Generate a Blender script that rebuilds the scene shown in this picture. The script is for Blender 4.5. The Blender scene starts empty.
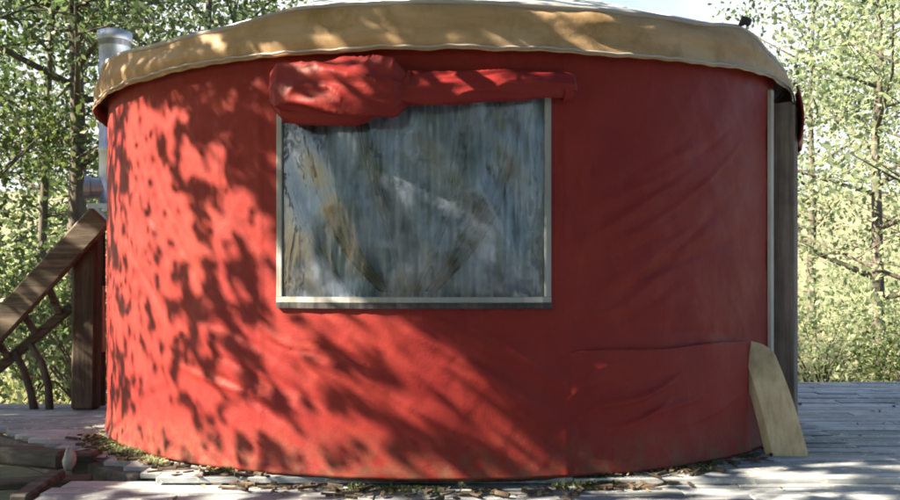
import bpy, math, random
import numpy as np
from mathutils import Vector, Matrix

sc = bpy.context.scene
COL = sc.collection
random.seed(7)
RAD = math.radians

# ------------------------------------------------------------------ camera
CAM_Z = 1.0
FPX = 903.0            # focal length in photo pixels (photo is 900 wide)
cam_d = bpy.data.cameras.new('camera')
cam_d.sensor_width = 36.0
cam_d.lens = 36.0 * FPX / 900.0
cam_d.shift_y = 30.0 / 900.0
cam_d.clip_end = 2000
cam = bpy.data.objects.new('camera', cam_d)
cam.location = (0, 0, CAM_Z)
cam.rotation_euler = (RAD(90), 0, 0)
COL.objects.link(cam)
sc.camera = cam

# ------------------------------------------------------------------ light
SUN_AZ, SUN_EL = 75.0, 36.0       # degrees to the left of the direction back to the camera
S = Vector((-math.cos(RAD(SUN_EL)) * math.sin(RAD(SUN_AZ)),
            -math.cos(RAD(SUN_EL)) * math.cos(RAD(SUN_AZ)),
            math.sin(RAD(SUN_EL))))
world = bpy.data.worlds.new('World')
sc.world = world
world.use_nodes = True
wn = world.node_tree
bg = wn.nodes['Background']
sky = wn.nodes.new('ShaderNodeTexSky')
sky.sky_type = 'NISHITA'
sky.sun_disc = False
sky.sun_elevation = RAD(SUN_EL)
sky.sun_rotation = math.atan2(S.x, S.y)
sky.dust_density = 1.2
sky.air_density = 1.0
hs = wn.nodes.new('ShaderNodeHueSaturation')
hs.inputs['Saturation'].default_value = 1.3
wn.links.new(sky.outputs[0], hs.inputs['Color'])
# bright thin cloud in the part of the sky behind the yurt
wtc = wn.nodes.new('ShaderNodeTexCoord')
wsep = wn.nodes.new('ShaderNodeSeparateXYZ'); wn.links.new(wtc.outputs['Generated'], wsep.inputs[0])
wno = wn.nodes.new('ShaderNodeTexNoise'); wno.inputs['Scale'].default_value = 2.6; wno.inputs['Detail'].default_value = 8
wn.links.new(wtc.outputs['Generated'], wno.inputs['Vector'])
wr = wn.nodes.new('ShaderNodeValToRGB'); wr.color_ramp.elements[0].position = .36; wr.color_ramp.elements[1].position = .56
wr.color_ramp.elements[0].color = (.45, .45, .45, 1)
wn.links.new(wno.outputs['Fac'], wr.inputs[0])
wmr = wn.nodes.new('ShaderNodeMapRange'); wmr.inputs[1].default_value = .15; wmr.inputs[2].default_value = .75
wn.links.new(wsep.outputs[1], wmr.inputs[0])
wmu = wn.nodes.new('ShaderNodeMath'); wmu.operation = 'MULTIPLY'
wn.links.new(wr.outputs[0], wmu.inputs[0]); wn.links.new(wmr.outputs[0], wmu.inputs[1])
wmx = wn.nodes.new('ShaderNodeMix'); wmx.data_type = 'RGBA'
wn.links.new(wmu.outputs[0], wmx.inputs[0]); wn.links.new(hs.outputs[0], wmx.inputs[6]); wmx.inputs[7].default_value = (4.0, 4.15, 4.35, 1)
wn.links.new(wmx.outputs[2], bg.inputs[0])
bg.inputs[1].default_value = 0.05
sun_d = bpy.data.lights.new('sun', 'SUN')
sun_d.energy = 5.0
sun_d.angle = RAD(0.6)
sun_d.color = (1.0, 0.86, 0.62)
sun = bpy.data.objects.new('sun', sun_d)
sun.rotation_euler = S.to_track_quat('Z', 'Y').to_euler()
COL.objects.link(sun)
sc.view_settings.view_transform = 'Standard'
sc.view_settings.look = 'None'
sc.view_settings.gamma = 1.0
sc.view_settings.use_curve_mapping = False
sc.view_settings.exposure = 2.55
sc.cycles.use_denoising = True
sc.cycles.filter_width = 1.9
sc.cycles.max_bounces = 7
sc.cycles.transparent_max_bounces = 12
sc.cycles.caustics_reflective = False
sc.cycles.caustics_refractive = False
sc.cycles.sample_clamp_indirect = 6.0

# ------------------------------------------------------------------ helpers
def lin(c):
    return tuple(((x / 255.0) / 12.92 if x / 255.0 <= 0.04045 else ((x / 255.0 + 0.055) / 1.055) ** 2.4) for x in c)

def P(x, y, Y):
    """point of the world that the photo shows at pixel x, y, at distance Y"""
    return Vector(((x - 450) / FPX * Y, Y, CAM_Z - (y - 280) / FPX * Y))

def tag(o, label=None, cat=None, group=None, kind=None):
    if label: o['label'] = label
    if cat: o['category'] = cat
    if group: o['group'] = group
    if kind: o['kind'] = kind
    return o

def empty(name, loc):
    o = bpy.data.objects.new(name, None)
    o.location = loc
    COL.objects.link(o)
    return o

def mesh_obj(name, verts, faces, mat, parent=None, smooth=True, mats=None, midx=None):
    me = bpy.data.meshes.new(name)
    if isinstance(verts, np.ndarray):
        verts = verts.astype(float)
    off = parent.matrix_basis.translation if parent is not None else Vector((0, 0, 0))
    if parent is not None:
        p = parent.parent
        while p is not None:
            off = off + p.matrix_basis.translation
            p = p.parent
    if isinstance(verts, np.ndarray) and isinstance(faces, np.ndarray):
        v = verts - np.array(off)
        n = len(v); m, k = faces.shape
        me.vertices.add(n); me.vertices.foreach_set('co', v.astype(np.float32).ravel())
        me.loops.add(m * k); me.loops.foreach_set('vertex_index', faces.astype(np.int32).ravel())
        me.polygons.add(m)
        me.polygons.foreach_set('loop_start', np.arange(0, m * k, k, dtype=np.int32))
        me.update(calc_edges=True)
    else:
        me.from_pydata([tuple(Vector(v) - off) for v in verts], [], [tuple(f) for f in faces])
        me.update()
    for mm in (mats or [mat]):
        me.materials.append(mm)
    if midx is not None:
        me.polygons.foreach_set('material_index', np.array(midx, dtype=np.int32))
    if smooth:
        me.polygons.foreach_set('use_smooth', np.ones(len(me.polygons), dtype=bool))
    o = bpy.data.objects.new(name, me)
    COL.objects.link(o)
    if parent is not None:
        o.parent = parent
    return o

class MB:
    """collects shapes for one mesh"""
    def __init__(s): s.v = []; s.f = []
    def add(s, v, f):
        b = len(s.v); s.v += [tuple(x) for x in v]; s.f += [tuple(i + b for i in q) for q in f]
    def box(s, c, ax, ay, az, bev=0.0):
        """box from a centre and three half-axis vectors, its edges cut by bev (m)"""
        c = Vector(c); A = [Vector(ax), Vector(ay), Vector(az)]
        if bev <= 0:
            vs = [c + A[0]*i + A[1]*j + A[2]*k for i in (-1, 1) for j in (-1, 1) for k in (-1, 1)]
            s.add(vs, [(0,1,3,2), (4,6,7,5), (0,4,5,1), (2,3,7,6), (0,2,6,4), (1,5,7,3)])
            return
        L = [a.length for a in A]; U = [a.normalized() for a in A]
        bev = min(bev, 0.45 * min(L))
        vs = []; idx = {}
        for i in (-1, 1):
            for j in (-1, 1):
                for k in (-1, 1):
                    sg = (i, j, k)
                    for m in range(3):
                        p = Vector(c)
                        for q in range(3):
                            p += U[q] * sg[q] * (L[q] if q == m else L[q] - bev)
                        idx[(sg, m)] = len(vs); vs.append(p)
        fs = []
        for m in range(3):
            a, b = [q for q in range(3) if q != m]
            for sm in (-1, 1):
                quad = []
                for (sa, sb) in ((-1,-1), (1,-1), (1,1), (-1,1)):
                    sg = [0]*3; sg[m] = sm; sg[a] = sa; sg[b] = sb
                    quad.append(idx[(tuple(sg), m)])
                fs.append(quad)
        for m in range(3):      # edges along axis m
            a, b = [q for q in range(3) if q != m]
            for sa in (-1, 1):
                for sb in (-1, 1):
                    s0 = [0]*3; s0[a] = sa; s0[b] = sb; s1 = list(s0)
                    s0[m] = -1; s1[m] = 1
                    fs.append((idx[(tuple(s0), a)], idx[(tuple(s1), a)], idx[(tuple(s1), b)], idx[(tuple(s0), b)]))
        for i in (-1, 1):
            for j in (-1, 1):
                for k in (-1, 1):
                    fs.append((idx[((i,j,k),0)], idx[((i,j,k),1)], idx[((i,j,k),2)]))
        s.add(vs, fs)
    def tube(s, pts, rad, n=10, rough=0.0, cap=True, seed=0):
        pts = [Vector(p) for p in pts]; rnd = random.Random(seed)
        if not hasattr(rad, '__len__'): rad = [rad] * len(pts)
        vs = []; up = Vector((0.13, 0.31, 1)).normalized()
        prev = None
        for i, p in enumerate(pts):
            d = (pts[min(i+1, len(pts)-1)] - pts[max(i-1, 0)]).normalized()
            if prev is None:
                a = d.cross(up)
                if a.length < 0.1: a = d.cross(Vector((1, 0, 0)))
                a.normalize()
            else:
                a = (prev - d * prev.dot(d)).normalized()
            prev = a; b = d.cross(a)
            for k in range(n):
                t = 2*math.pi*k/n; r = rad[i] * (1 + rough * (rnd.random() - .5) * 2)
                vs.append(p + (a*math.cos(t) + b*math.sin(t)) * r)
        fs = [(i*n+k, i*n+(k+1) % n, (i+1)*n+(k+1) % n, (i+1)*n+k) for i in range(len(pts)-1) for k in range(n)]
        if cap:
            fs.append(tuple(range(n))[::-1]); fs.append(tuple((len(pts)-1)*n + k for k in range(n)))
        s.add(vs, fs)
    def build(s, name, mat, parent=None, smooth=False):
        return mesh_obj(name, s.v, s.f, mat, parent, smooth)

# smooth value noise on arrays
_rs = np.random.RandomState(3)
_T = _rs.rand(256, 256)
def vnoise(x, y):
    xi = np.floor(x).astype(int); yi = np.floor(y).astype(int)
    fx = x - xi; fy = y - yi
    fx = fx*fx*fx*(fx*(fx*6-15)+10); fy = fy*fy*fy*(fy*(fy*6-15)+10)
    g = lambda a, b: _T[a % 256, b % 256]
    return ((g(xi, yi)*(1-fx) + g(xi+1, yi)*fx)*(1-fy) + (g(xi, yi+1)*(1-fx) + g(xi+1, yi+1)*fx)*fy) * 2 - 1
def fnoise(x, y, o=4):
    r = 0; a = 1.0
    for k in range(o):
        r = r + a*vnoise(x*2**k + 17.3*k, y*2**k + 9.1*k); a *= .5
    return r

# ------------------------------------------------------------------ materials
def new_mat(name):
    m = bpy.data.materials.new(name); m.use_nodes = True
    return m, m.node_tree, m.node_tree.nodes['Principled BSDF']

def N(nt, t, **kw):
    n = nt.nodes.new(t)
    for k, v in kw.items(): setattr(n, k, v)
    return n

def coords(nt, scale=(1, 1, 1), rot=(0, 0, 0)):
    tc = N(nt, 'ShaderNodeTexCoord'); mp = N(nt, 'ShaderNodeMapping')
    mp.inputs['Scale'].default_value = scale; mp.inputs['Rotation'].default_value = rot
    nt.links.new(tc.outputs['Object'], mp.inputs[0])
    return mp.outputs[0]

def noise(nt, vec, scale, detail=6, rough=.6, dist=0.0):
    n = N(nt, 'ShaderNodeTexNoise'); n.inputs['Scale'].default_value = scale
    n.inputs['Detail'].default_value = detail; n.inputs['Roughness'].default_value = rough
    n.inputs['Distortion'].default_value = dist
    nt.links.new(vec, n.inputs['Vector']); return n.outputs['Fac']

def ramp(nt, fac, stops, interp='LINEAR'):
    r = N(nt, 'ShaderNodeValToRGB'); r.color_ramp.interpolation = interp
    e = r.color_ramp.elements
    while len(e) < len(stops): e.new(0.5)
    for el, (p, c) in zip(e, stops):
        el.position = p; el.color = (*c, 1) if len(c) == 3 else c
    nt.links.new(fac, r.inputs[0]); return r.outputs[0]

def mix(nt, fac, a, b, mode='MIX'):
    m = N(nt, 'ShaderNodeMix', data_type='RGBA', blend_type=mode)
    for i, v in ((0, fac), (6, a), (7, b)):
        if hasattr(v, 'is_output') or isinstance(v, bpy.types.NodeSocket): nt.links.new(v, m.inputs[i])
        else: m.inputs[i].default_value = v if i == 0 else (*v, 1)
    return m.outputs[2]

def bump(nt, fac, bsdf, strength=.3, dist=.01):
    b = N(nt, 'ShaderNodeBump'); b.inputs['Strength'].default_value = strength
    b.inputs['Distance'].default_value = dist
    nt.links.new(fac, b.inputs['Height']); nt.links.new(b.outputs[0], bsdf.inputs['Normal']); return b

def fabric(name, c0, c1, rough=.6, spec=.3, stain=None, bs=.25):
    m, nt, b = new_mat(name)
    v = coords(nt)
    f = noise(nt, v, 1.7, 7, .62)
    c = ramp(nt, f, [(.3, c0), (.7, c1)])
    if stain:
        f2 = noise(nt, coords(nt, (2.2, 2.2, .7)), 2.3, 9, .7)
        s = ramp(nt, f2, [(.52, (0, 0, 0)), (.72, (1, 1, 1))])
        c = mix(nt, s, c, stain)
    nt.links.new(c, b.inputs['Base Color'])
    b.inputs['Roughness'].default_value = rough
    b.inputs['Specular IOR Level'].default_value = spec
    bump(nt, noise(nt, v, 38, 5, .6), b, bs, .004)
    return m

M = {}
def red_canvas():
    m, nt, b = new_mat('red_canvas')
    v = coords(nt)
    c = ramp(nt, noise(nt, v, 1.7, 7, .62), [(.3, (.165, .0160, .0180)), (.7, (.215, .0255, .0215))])
    fade = ramp(nt, noise(nt, coords(nt, (2.2, 2.2, .6)), 2.3, 9, .72), [(.50, (0, 0, 0)), (.75, (.8, .8, .8))])
    c = mix(nt, fade, c, (.24, .037, .030))
    # rain-splashed dirt along the foot
    sx = N(nt, 'ShaderNodeSeparateXYZ'); nt.links.new(v, sx.inputs[0])
    mr = N(nt, 'ShaderNodeMapRange'); mr.inputs[1].default_value = .26; mr.inputs[2].default_value = .0; nt.links.new(sx.outputs[2], mr.inputs[0])
    dn = ramp(nt, noise(nt, coords(nt), 11, 9, .75), [(.40, (0, 0, 0)), (.68, (1, 1, 1))])
    mu = N(nt, 'ShaderNodeMath', operation='MULTIPLY'); nt.links.new(mr.outputs[0], mu.inputs[0]); nt.links.new(dn, mu.inputs[1])
    c = mix(nt, mu.outputs[0], c, (.13, .075, .050))
    nt.links.new(c, b.inputs['Base Color'])
    b.inputs['Specular IOR Level'].default_value = .13
    nt.links.new(ramp(nt, noise(nt, v, 5, 6, .6), [(.3, (.46,)*3), (.7, (.62,)*3)]), b.inputs['Roughness'])
    bump(nt, noise(nt, v, 60, 6, .65), b, .35, .004)
    return m
M['red'] = red_canvas()
M['red_dark'] = fabric('red_canvas_roll', (.15, .011, .014), (.20, .018, .018), .5, .22, bs=.4)

def tan_mat():
    m, nt, b = new_mat('tan_canvas')
    tc = N(nt, 'ShaderNodeTexCoord'); sx = N(nt, 'ShaderNodeSeparateXYZ'); nt.links.new(tc.outputs['Object'], sx.inputs[0])
    v = coords(nt, (1, 1, 5))
    f = noise(nt, v, 1.3, 8, .65)
    c = ramp(nt, f, [(.3, (.27, .165, .085)), (.5, (.38, .25, .145)), (.72, (.45, .325, .225))])
    g = ramp(nt, noise(nt, coords(nt, (1, 1, .8)), 3.4, 9, .7), [(.50, (0, 0, 0)), (.70, (1, 1, 1))])
    c = mix(nt, g, c, (.24, .15, .06))
    nt.links.new(c, b.inputs['Base Color']); b.inputs['Roughness'].default_value = .75
    bump(nt, noise(nt, coords(nt), 45, 5, .6), b, .3, .004)
    return m
M['tan'] = tan_mat()
M['roof'] = fabric('roof_canvas', (.60, .62, .66), (.72, .74, .76), .6, .3, stain=(.45, .46, .48))
M['hem'] = fabric('grey_hem', (.30, .28, .30), (.42, .39, .40), .7, .3)

def metal(name, c, rough, met=1.0, dirt=(.2, .18, .17)):
    m, nt, b = new_mat(name)
    f = noise(nt, coords(nt, (1, 1, .35)), 9, 8, .7)
    col = mix(nt, ramp(nt, f, [(.45, (0, 0, 0)), (.75, (.6, .6, .6))]), c, dirt)
    nt.links.new(col, b.inputs['Base Color'])
    b.inputs['Metallic'].default_value = met
    nt.links.new(ramp(nt, f, [(.3, (rough,)*3), (.7, (min(1, rough+.25),)*3)]), b.inputs['Roughness'])
    return m
M['steel'] = metal('galvanised_steel', (.34, .39, .50), .38)
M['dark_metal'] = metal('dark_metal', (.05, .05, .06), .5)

def wood(name, c0, c1, c2, along='X', scale=1.0, rough=.8, island=True, lichen=None, spec=.2):
    m, nt, b = new_mat(name)
    st = {'X': (.12, 1.6, 1.6), 'Z': (1.6, 1.6, .12), 'Y': (1.6, .12, 1.6)}[along]
    tc = N(nt, 'ShaderNodeTexCoord'); mp = N(nt, 'ShaderNodeMapping')
    mp.inputs['Scale'].default_value = tuple(x * scale for x in st)
    gi = N(nt, 'ShaderNodeNewGeometry')
    add = N(nt, 'ShaderNodeVectorMath', operation='ADD')
    mul = N(nt, 'ShaderNodeVectorMath', operation='SCALE'); mul.inputs[0].default_value = (7, 13, 5)
    nt.links.new(gi.outputs['Random Per Island'], mul.inputs['Scale'])
    nt.links.new(tc.outputs['Object'], add.inputs[0]); nt.links.new(mul.outputs[0], add.inputs[1])
    nt.links.new(add.outputs[0], mp.inputs[0])
    f = noise(nt, mp.outputs[0], 14, 9, .68, .6)
    c = ramp(nt, f, [(.28, c0), (.5, c1), (.72, c2)])
    if island:
        t = ramp(nt, gi.outputs['Random Per Island'], [(0, (.62, .62, .64)), (.5, (.95, .95, .97)), (1, (1.25, 1.22, 1.18))])
        c = mix(nt, 1.0, c, t, 'MULTIPLY')
    blot = ramp(nt, noise(nt, coords(nt), 2.1, 8, .7), [(.35, (.55, .53, .52)), (.62, (1.1, 1.1, 1.1))])
    c = mix(nt, .8, c, blot, 'MULTIPLY')
    if lichen:
        l = ramp(nt, noise(nt, coords(nt), 16, 8, .75), [(.56, (0, 0, 0)), (.62, (1, 1, 1))])
        c = mix(nt, l, c, lichen)
    nt.links.new(c, b.inputs['Base Color']); b.inputs['Roughness'].default_value = rough
    b.inputs['Specular IOR Level'].default_value = spec
    bump(nt, f, b, .7, .006)
    return m
M['deck'] = wood('weathered_deck', (.15, .16, .18), (.30, .325, .37), (.46, .49, .54), 'X', lichen=(.50, .50, .46), rough=.62, spec=.4)
M['deck_side'] = wood('dark_frame_wood', (.05, .045, .04), (.11, .10, .09), (.19, .18, .16), 'X')
M['post'] = wood('brown_post', (.035, .026, .020), (.08, .060, .046), (.15, .12, .095), 'Z')
M['rail'] = wood('rail_wood', (.055, .045, .036), (.13, .105, .085), (.26, .21, .17), 'X')
M['jamb'] = wood('brown_jamb', (.14, .115, .11), (.24, .20, .19), (.34, .29, .28), 'Z')
M['plank'] = wood('pale_plank', (.50, .43, .31), (.62, .55, .41), (.70, .63, .50), 'Z', island=False)
M['board'] = wood('cream_board', (.40, .30, .19), (.53, .42, .28), (.62, .51, .36), 'Z', island=False)
M['trim'] = fabric('pale_trim', (.44, .42, .40), (.60, .58, .56), .5, .4, stain=(.30, .27, .22))
M['border'] = fabric('window_border', (.20, .21, .23), (.32, .33, .35), .5, .4, stain=(.20, .17, .11))
M['bark'] = wood('bark', (.05, .042, .036), (.10, .088, .078), (.17, .15, .135), 'Z', island=False, scale=1.4)
M['bark_pale'] = wood('pale_bark', (.20, .18, .15), (.32, .30, .26), (.45, .43, .38), 'Z', island=False, scale=1.2)

def curtain_mat(name, c0, c1):
    m, nt, b = new_mat(name)
    c = ramp(nt, noise(nt, coords(nt, (1, 1, .3)), 6, 6, .6), [(.38, c0), (.62, c1)])
    nt.links.new(c, b.inputs['Base Color']); b.inputs['Roughness'].default_value = .85
    return m
M['curtain'] = curtain_mat('blue_grey_curtain', (.17, .22, .31), (.46, .52, .62))
M['curtain_grey'] = curtain_mat('grey_curtain', (.09, .10, .12), (.20, .22, .27))
M['curtain_trim'] = curtain_mat('brown_curtain_trim', (.060, .048, .046), (.125, .10, .095))

def vinyl():
    m = bpy.data.materials.new('clear_vinyl'); m.use_nodes = True; nt = m.node_tree
    for n in list(nt.nodes): nt.nodes.remove(n)
    out = N(nt, 'ShaderNodeOutputMaterial')
    tr = N(nt, 'ShaderNodeBsdfTransparent'); tr.inputs[0].default_value = (.90, .94, .98, 1)
    gl = N(nt, 'ShaderNodeBsdfGlossy'); gl.inputs['Roughness'].default_value = .07
    df = N(nt, 'ShaderNodeBsdfDiffuse'); df.inputs[0].default_value = (.46, .55, .80, 1)
    fr = N(nt, 'ShaderNodeFresnel'); fr.inputs[0].default_value = 1.5
    v = coords(nt, (1, 1, .45))
    f = noise(nt, v, 4.2, 4, .55, .8)
    b = N(nt, 'ShaderNodeBump'); b.inputs['Strength'].default_value = .35; b.inputs['Distance'].default_value = .02
    nt.links.new(f, b.inputs['Height'])
    nt.links.new(b.outputs[0], gl.inputs['Normal'])
    haze = ramp(nt, noise(nt, coords(nt, (1, 1, .5)), 7, 8, .7), [(.42, (.02,)*3), (.68, (.26,)*3)])
    m1 = N(nt, 'ShaderNodeMixShader'); nt.links.new(haze, m1.inputs[0]); nt.links.new(tr.outputs[0], m1.inputs[1]); nt.links.new(df.outputs[0], m1.inputs[2])
    ad = N(nt, 'ShaderNodeMath', operation='ADD', use_clamp=True); ad.inputs[1].default_value = .05; nt.links.new(fr.outputs[0], ad.inputs[0])
    m2 = N(nt, 'ShaderNodeMixShader'); nt.links.new(ad.outputs[0], m2.inputs[0]); nt.links.new(m1.outputs[0], m2.inputs[1]); nt.links.new(gl.outputs[0], m2.inputs[2])
    nt.links.new(m2.outputs[0], out.inputs[0])
    return m
M['vinyl'] = vinyl()

def leaf_mat(name, cols, transl=.5):
    m = bpy.data.materials.new(name); m.use_nodes = True; nt = m.node_tree
    for n in list(nt.nodes): nt.nodes.remove(n)
    out = N(nt, 'ShaderNodeOutputMaterial')
    gi = N(nt, 'ShaderNodeNewGeometry')
    c = ramp(nt, gi.outputs['Random Per Island'], [(i / (len(cols)-1), q) for i, q in enumerate(cols)])
    d = N(nt, 'ShaderNodeBsdfPrincipled'); nt.links.new(c, d.inputs['Base Color'])
    d.inputs['Roughness'].default_value = .5; d.inputs['Specular IOR Level'].default_value = .35
    t = N(nt, 'ShaderNodeBsdfTranslucent')
    tcol = mix(nt, 1.0, c, (1.2, 1.35, 1.0), 'MULTIPLY'); nt.links.new(tcol, t.inputs[0])
    mx = N(nt, 'ShaderNodeMixShader'); mx.inputs[0].default_value = transl
    nt.links.new(d.outputs[0], mx.inputs[1]); nt.links.new(t.outputs[0], mx.inputs[2]); nt.links.new(mx.outputs[0], out.inputs[0])
    return m
M['leaf_dark'] = leaf_mat('dark_leaves', [(.03, .05, .018), (.06, .085, .028), (.10, .12, .045), (.05, .07, .03)])
M['leaf_mid'] = leaf_mat('green_leaves', [(.04, .065, .035), (.08, .115, .06), (.13, .155, .095), (.06, .085, .05)])
M['leaf_pale'] = leaf_mat('pale_leaves', [(.12, .155, .095), (.24, .28, .18), (.34, .37, .26), (.18, .21, .14)], .55)
M['leaf_litter'] = leaf_mat('dry_leaves', [(.12, .08, .04), (.24, .19, .10), (.16, .13, .06), (.30, .25, .16)], .2)

def ground_mat():
    m, nt, b = new_mat('ground_soil')
    v = coords(nt)
    c = ramp(nt, noise(nt, v, .6, 10, .7), [(.3, (.085, .085, .05)), (.5, (.17, .17, .105)), (.68, (.29, .275, .20))])
    c2 = ramp(nt, noise(nt, v, 9, 8, .75), [(.35, (.55, .55, .5)), (.65, (1.15, 1.15, 1.1))])
    c = mix(nt, .8, c, c2, 'MULTIPLY')
    nt.links.new(c, b.inputs['Base Color']); b.inputs['Roughness'].default_value = .95
    bump(nt, noise(nt, v, 14, 8, .7), b, .8, .03)
    return m
M['ground'] = ground_mat()
def stone_mat():
    m, nt, b = new_mat('stone')
    v = coords(nt); f = noise(nt, v, 9, 9, .7)
    c = ramp(nt, f, [(.3, (.16, .15, .14)), (.55, (.34, .33, .31)), (.75, (.50, .49, .46))])
    nt.links.new(c, b.inputs['Base Color']); b.inputs['Roughness'].default_value = .9
    bump(nt, f, b, .6, .01); return m
M['stone'] = stone_mat()

# ------------------------------------------------------------------ yurt plan
R = 2.44
YC = Vector((-0.04, 6.97, 0))          # centre of the yurt floor
def wallpt(phi, r, z):
    return (YC.x + r*np.sin(phi), YC.y - r*np.cos(phi), z)
_ph = np.linspace(RAD(-69.4), RAD(69.4), 4000)
_px = 450 + FPX*(YC.x + R*np.sin(_ph))/(YC.y - R*np.cos(_ph))
def phi_of(x): return np.interp(x, _px, _ph)
def depth_of(phi, r=R): return YC.y - r*np.cos(phi)
def x_of(phi): return 450 + FPX*(YC.x + R*np.sin(phi))/(YC.y - R*np.cos(phi))
def z_of(y, phi, r=R): return CAM_Z - (y-280)/FPX*depth_of(phi, r)
def y_of(z, phi): return 280 + (CAM_Z - z)*FPX/depth_of(phi)
def UZ(x, y):
    p = float(phi_of(x)); return (p*R, z_of(y, p))

D0, D1 = RAD(58.0), RAD(82.5)          # the doorway
# window rectangle in wall coordinates
WIN_L, WIN_R = float(phi_of(279)), float(phi_of(549))
pm = float(phi_of(420))
WIN_T, WIN_B = z_of(84, pm), z_of(302, pm)

# ------------------------------------------------------------------ large structure: ground, decks
def grid_sheet(name, xs, ys, zf, mat):
    X, Y = np.meshgrid(xs, ys, indexing='ij'); Z = zf(X, Y)
    v = np.stack([X, Y, Z], -1).reshape(-1, 3)
    nx, ny = len(xs), len(ys)
    i = np.arange((nx-1)*(ny-1)); a = (i // (ny-1))*ny + i % (ny-1)
    f = np.stack([a, a+ny, a+ny+1, a+1], -1)
    return mesh_obj(name, v, f, mat)
def gz(X, Y):
    d = np.sqrt(X**2 + (Y-4)**2)
    hill = np.clip((Y-14)/60, 0, 1)**1.3 * 9
    n = fnoise(X*.35, Y*.35)*.10*np.clip(d/6, .25, 3) + fnoise(X*1.9+5, Y*1.9)*.025
    slope = np.where(X > 2, -.05*np.clip(X-2, 0, 12), 0)
    return -.36 + hill + n + slope*0.6 - .10
def sym(a): return np.concatenate([-a[::-1], a[1:]])
_g = np.concatenate([np.linspace(0, 12, 110), np.geomspace(12.3, 900, 45)])
ground = grid_sheet('ground', sym(_g), sym(_g)+5, gz, M['ground'])
tag(ground, 'dry leafy woodland soil around and below the deck', kind='structure')

def deck_boards(name, label, x0, x1, y0, y1, ztop, bw, mat, th=.032, seed=1, clip=None, step=2.4):
    rnd = random.Random(seed); mb = MB()
    y = y0
    while y < y1:
        w = bw * rnd.uniform(.93, 1.06); gap = rnd.uniform(.006, .013)
        xa = x0 + rnd.uniform(-.02, .02); lo, hi = x0, x1
        if clip: lo, hi = clip(y + w/2)
        lo += rnd.uniform(-.02, .025); x = lo - rnd.uniform(0, step)*(.0)
        first = True
        while x < hi - .05:
            L = rnd.uniform(.7, 1.3)*step
            if first: L *= rnd.uniform(.35, 1); first = False
            e = min(x+L, hi)
            z = ztop + rnd.uniform(-.005, .005); tl = rnd.uniform(-.012, .012)
            wob = rnd.uniform(-.004, .004)
            mb.box(((x+e)/2, y + w/2, z - th/2), ((e-x)/2, wob, rnd.uniform(-.003, .003)), (0, (w-gap)/2, tl*w), (0, 0, th/2), .004)
            x = e + rnd.uniform(.004, .008)
        y += w
    o = mb.build(name, mat); tag(o, label, kind='structure'); return o

def clipP(y):
    # platform below the yurt: the front left edge runs back to the left
    t = (y - 4.55)
    lo = -1.35 - max(0, t)*1.05
    return (max(lo, -3.7) if y < 6.6 else -3.7, 2.5)
plat = deck_boards('platform_floor', 'grey weathered platform boards below the yurt and left of it', -3.7, 2.5, 4.62, 7.3, -.012, .14, M['deck'], seed=4, clip=clipP)
front = deck_boards('deck_floor', 'weathered grey deck boards in front of the yurt and to its right', -2.0, 6.5, -1.2, 9.25, -.05, .145, M['deck'], seed=9,
                    clip=lambda y: (-2.0 if y < 4.75 else (1.3 if y < 5.3 else 2.15), 6.5))

# rim joists and posts of the platform
def beam(name, label, a, b, w, h, mat, cat='beam', group=None, roll=0, bev=.012):
    a, b = Vector(a), Vector(b); d = (b-a); n = d.normalized()
    s = n.cross(Vector((0, 0, 1)))
    if s.length < .1: s = Vector((1, 0, 0))
    s.normalize(); u = s.cross(n)
    s2 = s*math.cos(roll) + u*math.sin(roll); u2 = s2.cross(n)
    # subdivide along for a slightly uneven beam
    mb = MB(); mb.box((a+b)/2, d/2, s2*w/2, u2*h/2, bev)
    o = mb.build(name, mat); tag(o, label, cat, group); return o

# ------------------------------------------------------------------ yurt
yurt = empty('yurt', YC)
tag(yurt, 'round red canvas yurt with tan valance and wide clear window', 'yurt')

rs = np.random.RandomState(12)
creases = []       # u0,z0,u1,z1,width,amp
def cr(x0, y0, x1, y1, w, a):
    u0, z0 = UZ(x0, y0); u1, z1 = UZ(x1, y1); creases.append((u0, z0, u1, z1, w, a))
# tension folds below the window, slanting down to the right
for k in range(26):
    x = rs.uniform(150, 470); y = rs.uniform(310, 385); L = rs.uniform(70, 170); s = rs.uniform(.42, .78)
    cr(x, y, x+L, y+L*s, rs.uniform(.018, .045), rs.uniform(.004, .012)*rs.choice([-1, 1, 1]))
# folds right of the window that fan out from the door side
for k in range(24):
    y = rs.uniform(95, 330); x = rs.uniform(650, 755); L = rs.uniform(60, 170)
    cr(x, y, x-L, y+L*rs.uniform(.35, .9), rs.uniform(.018, .045), rs.uniform(.004, .008)*rs.choice([-1, 1]))
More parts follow.
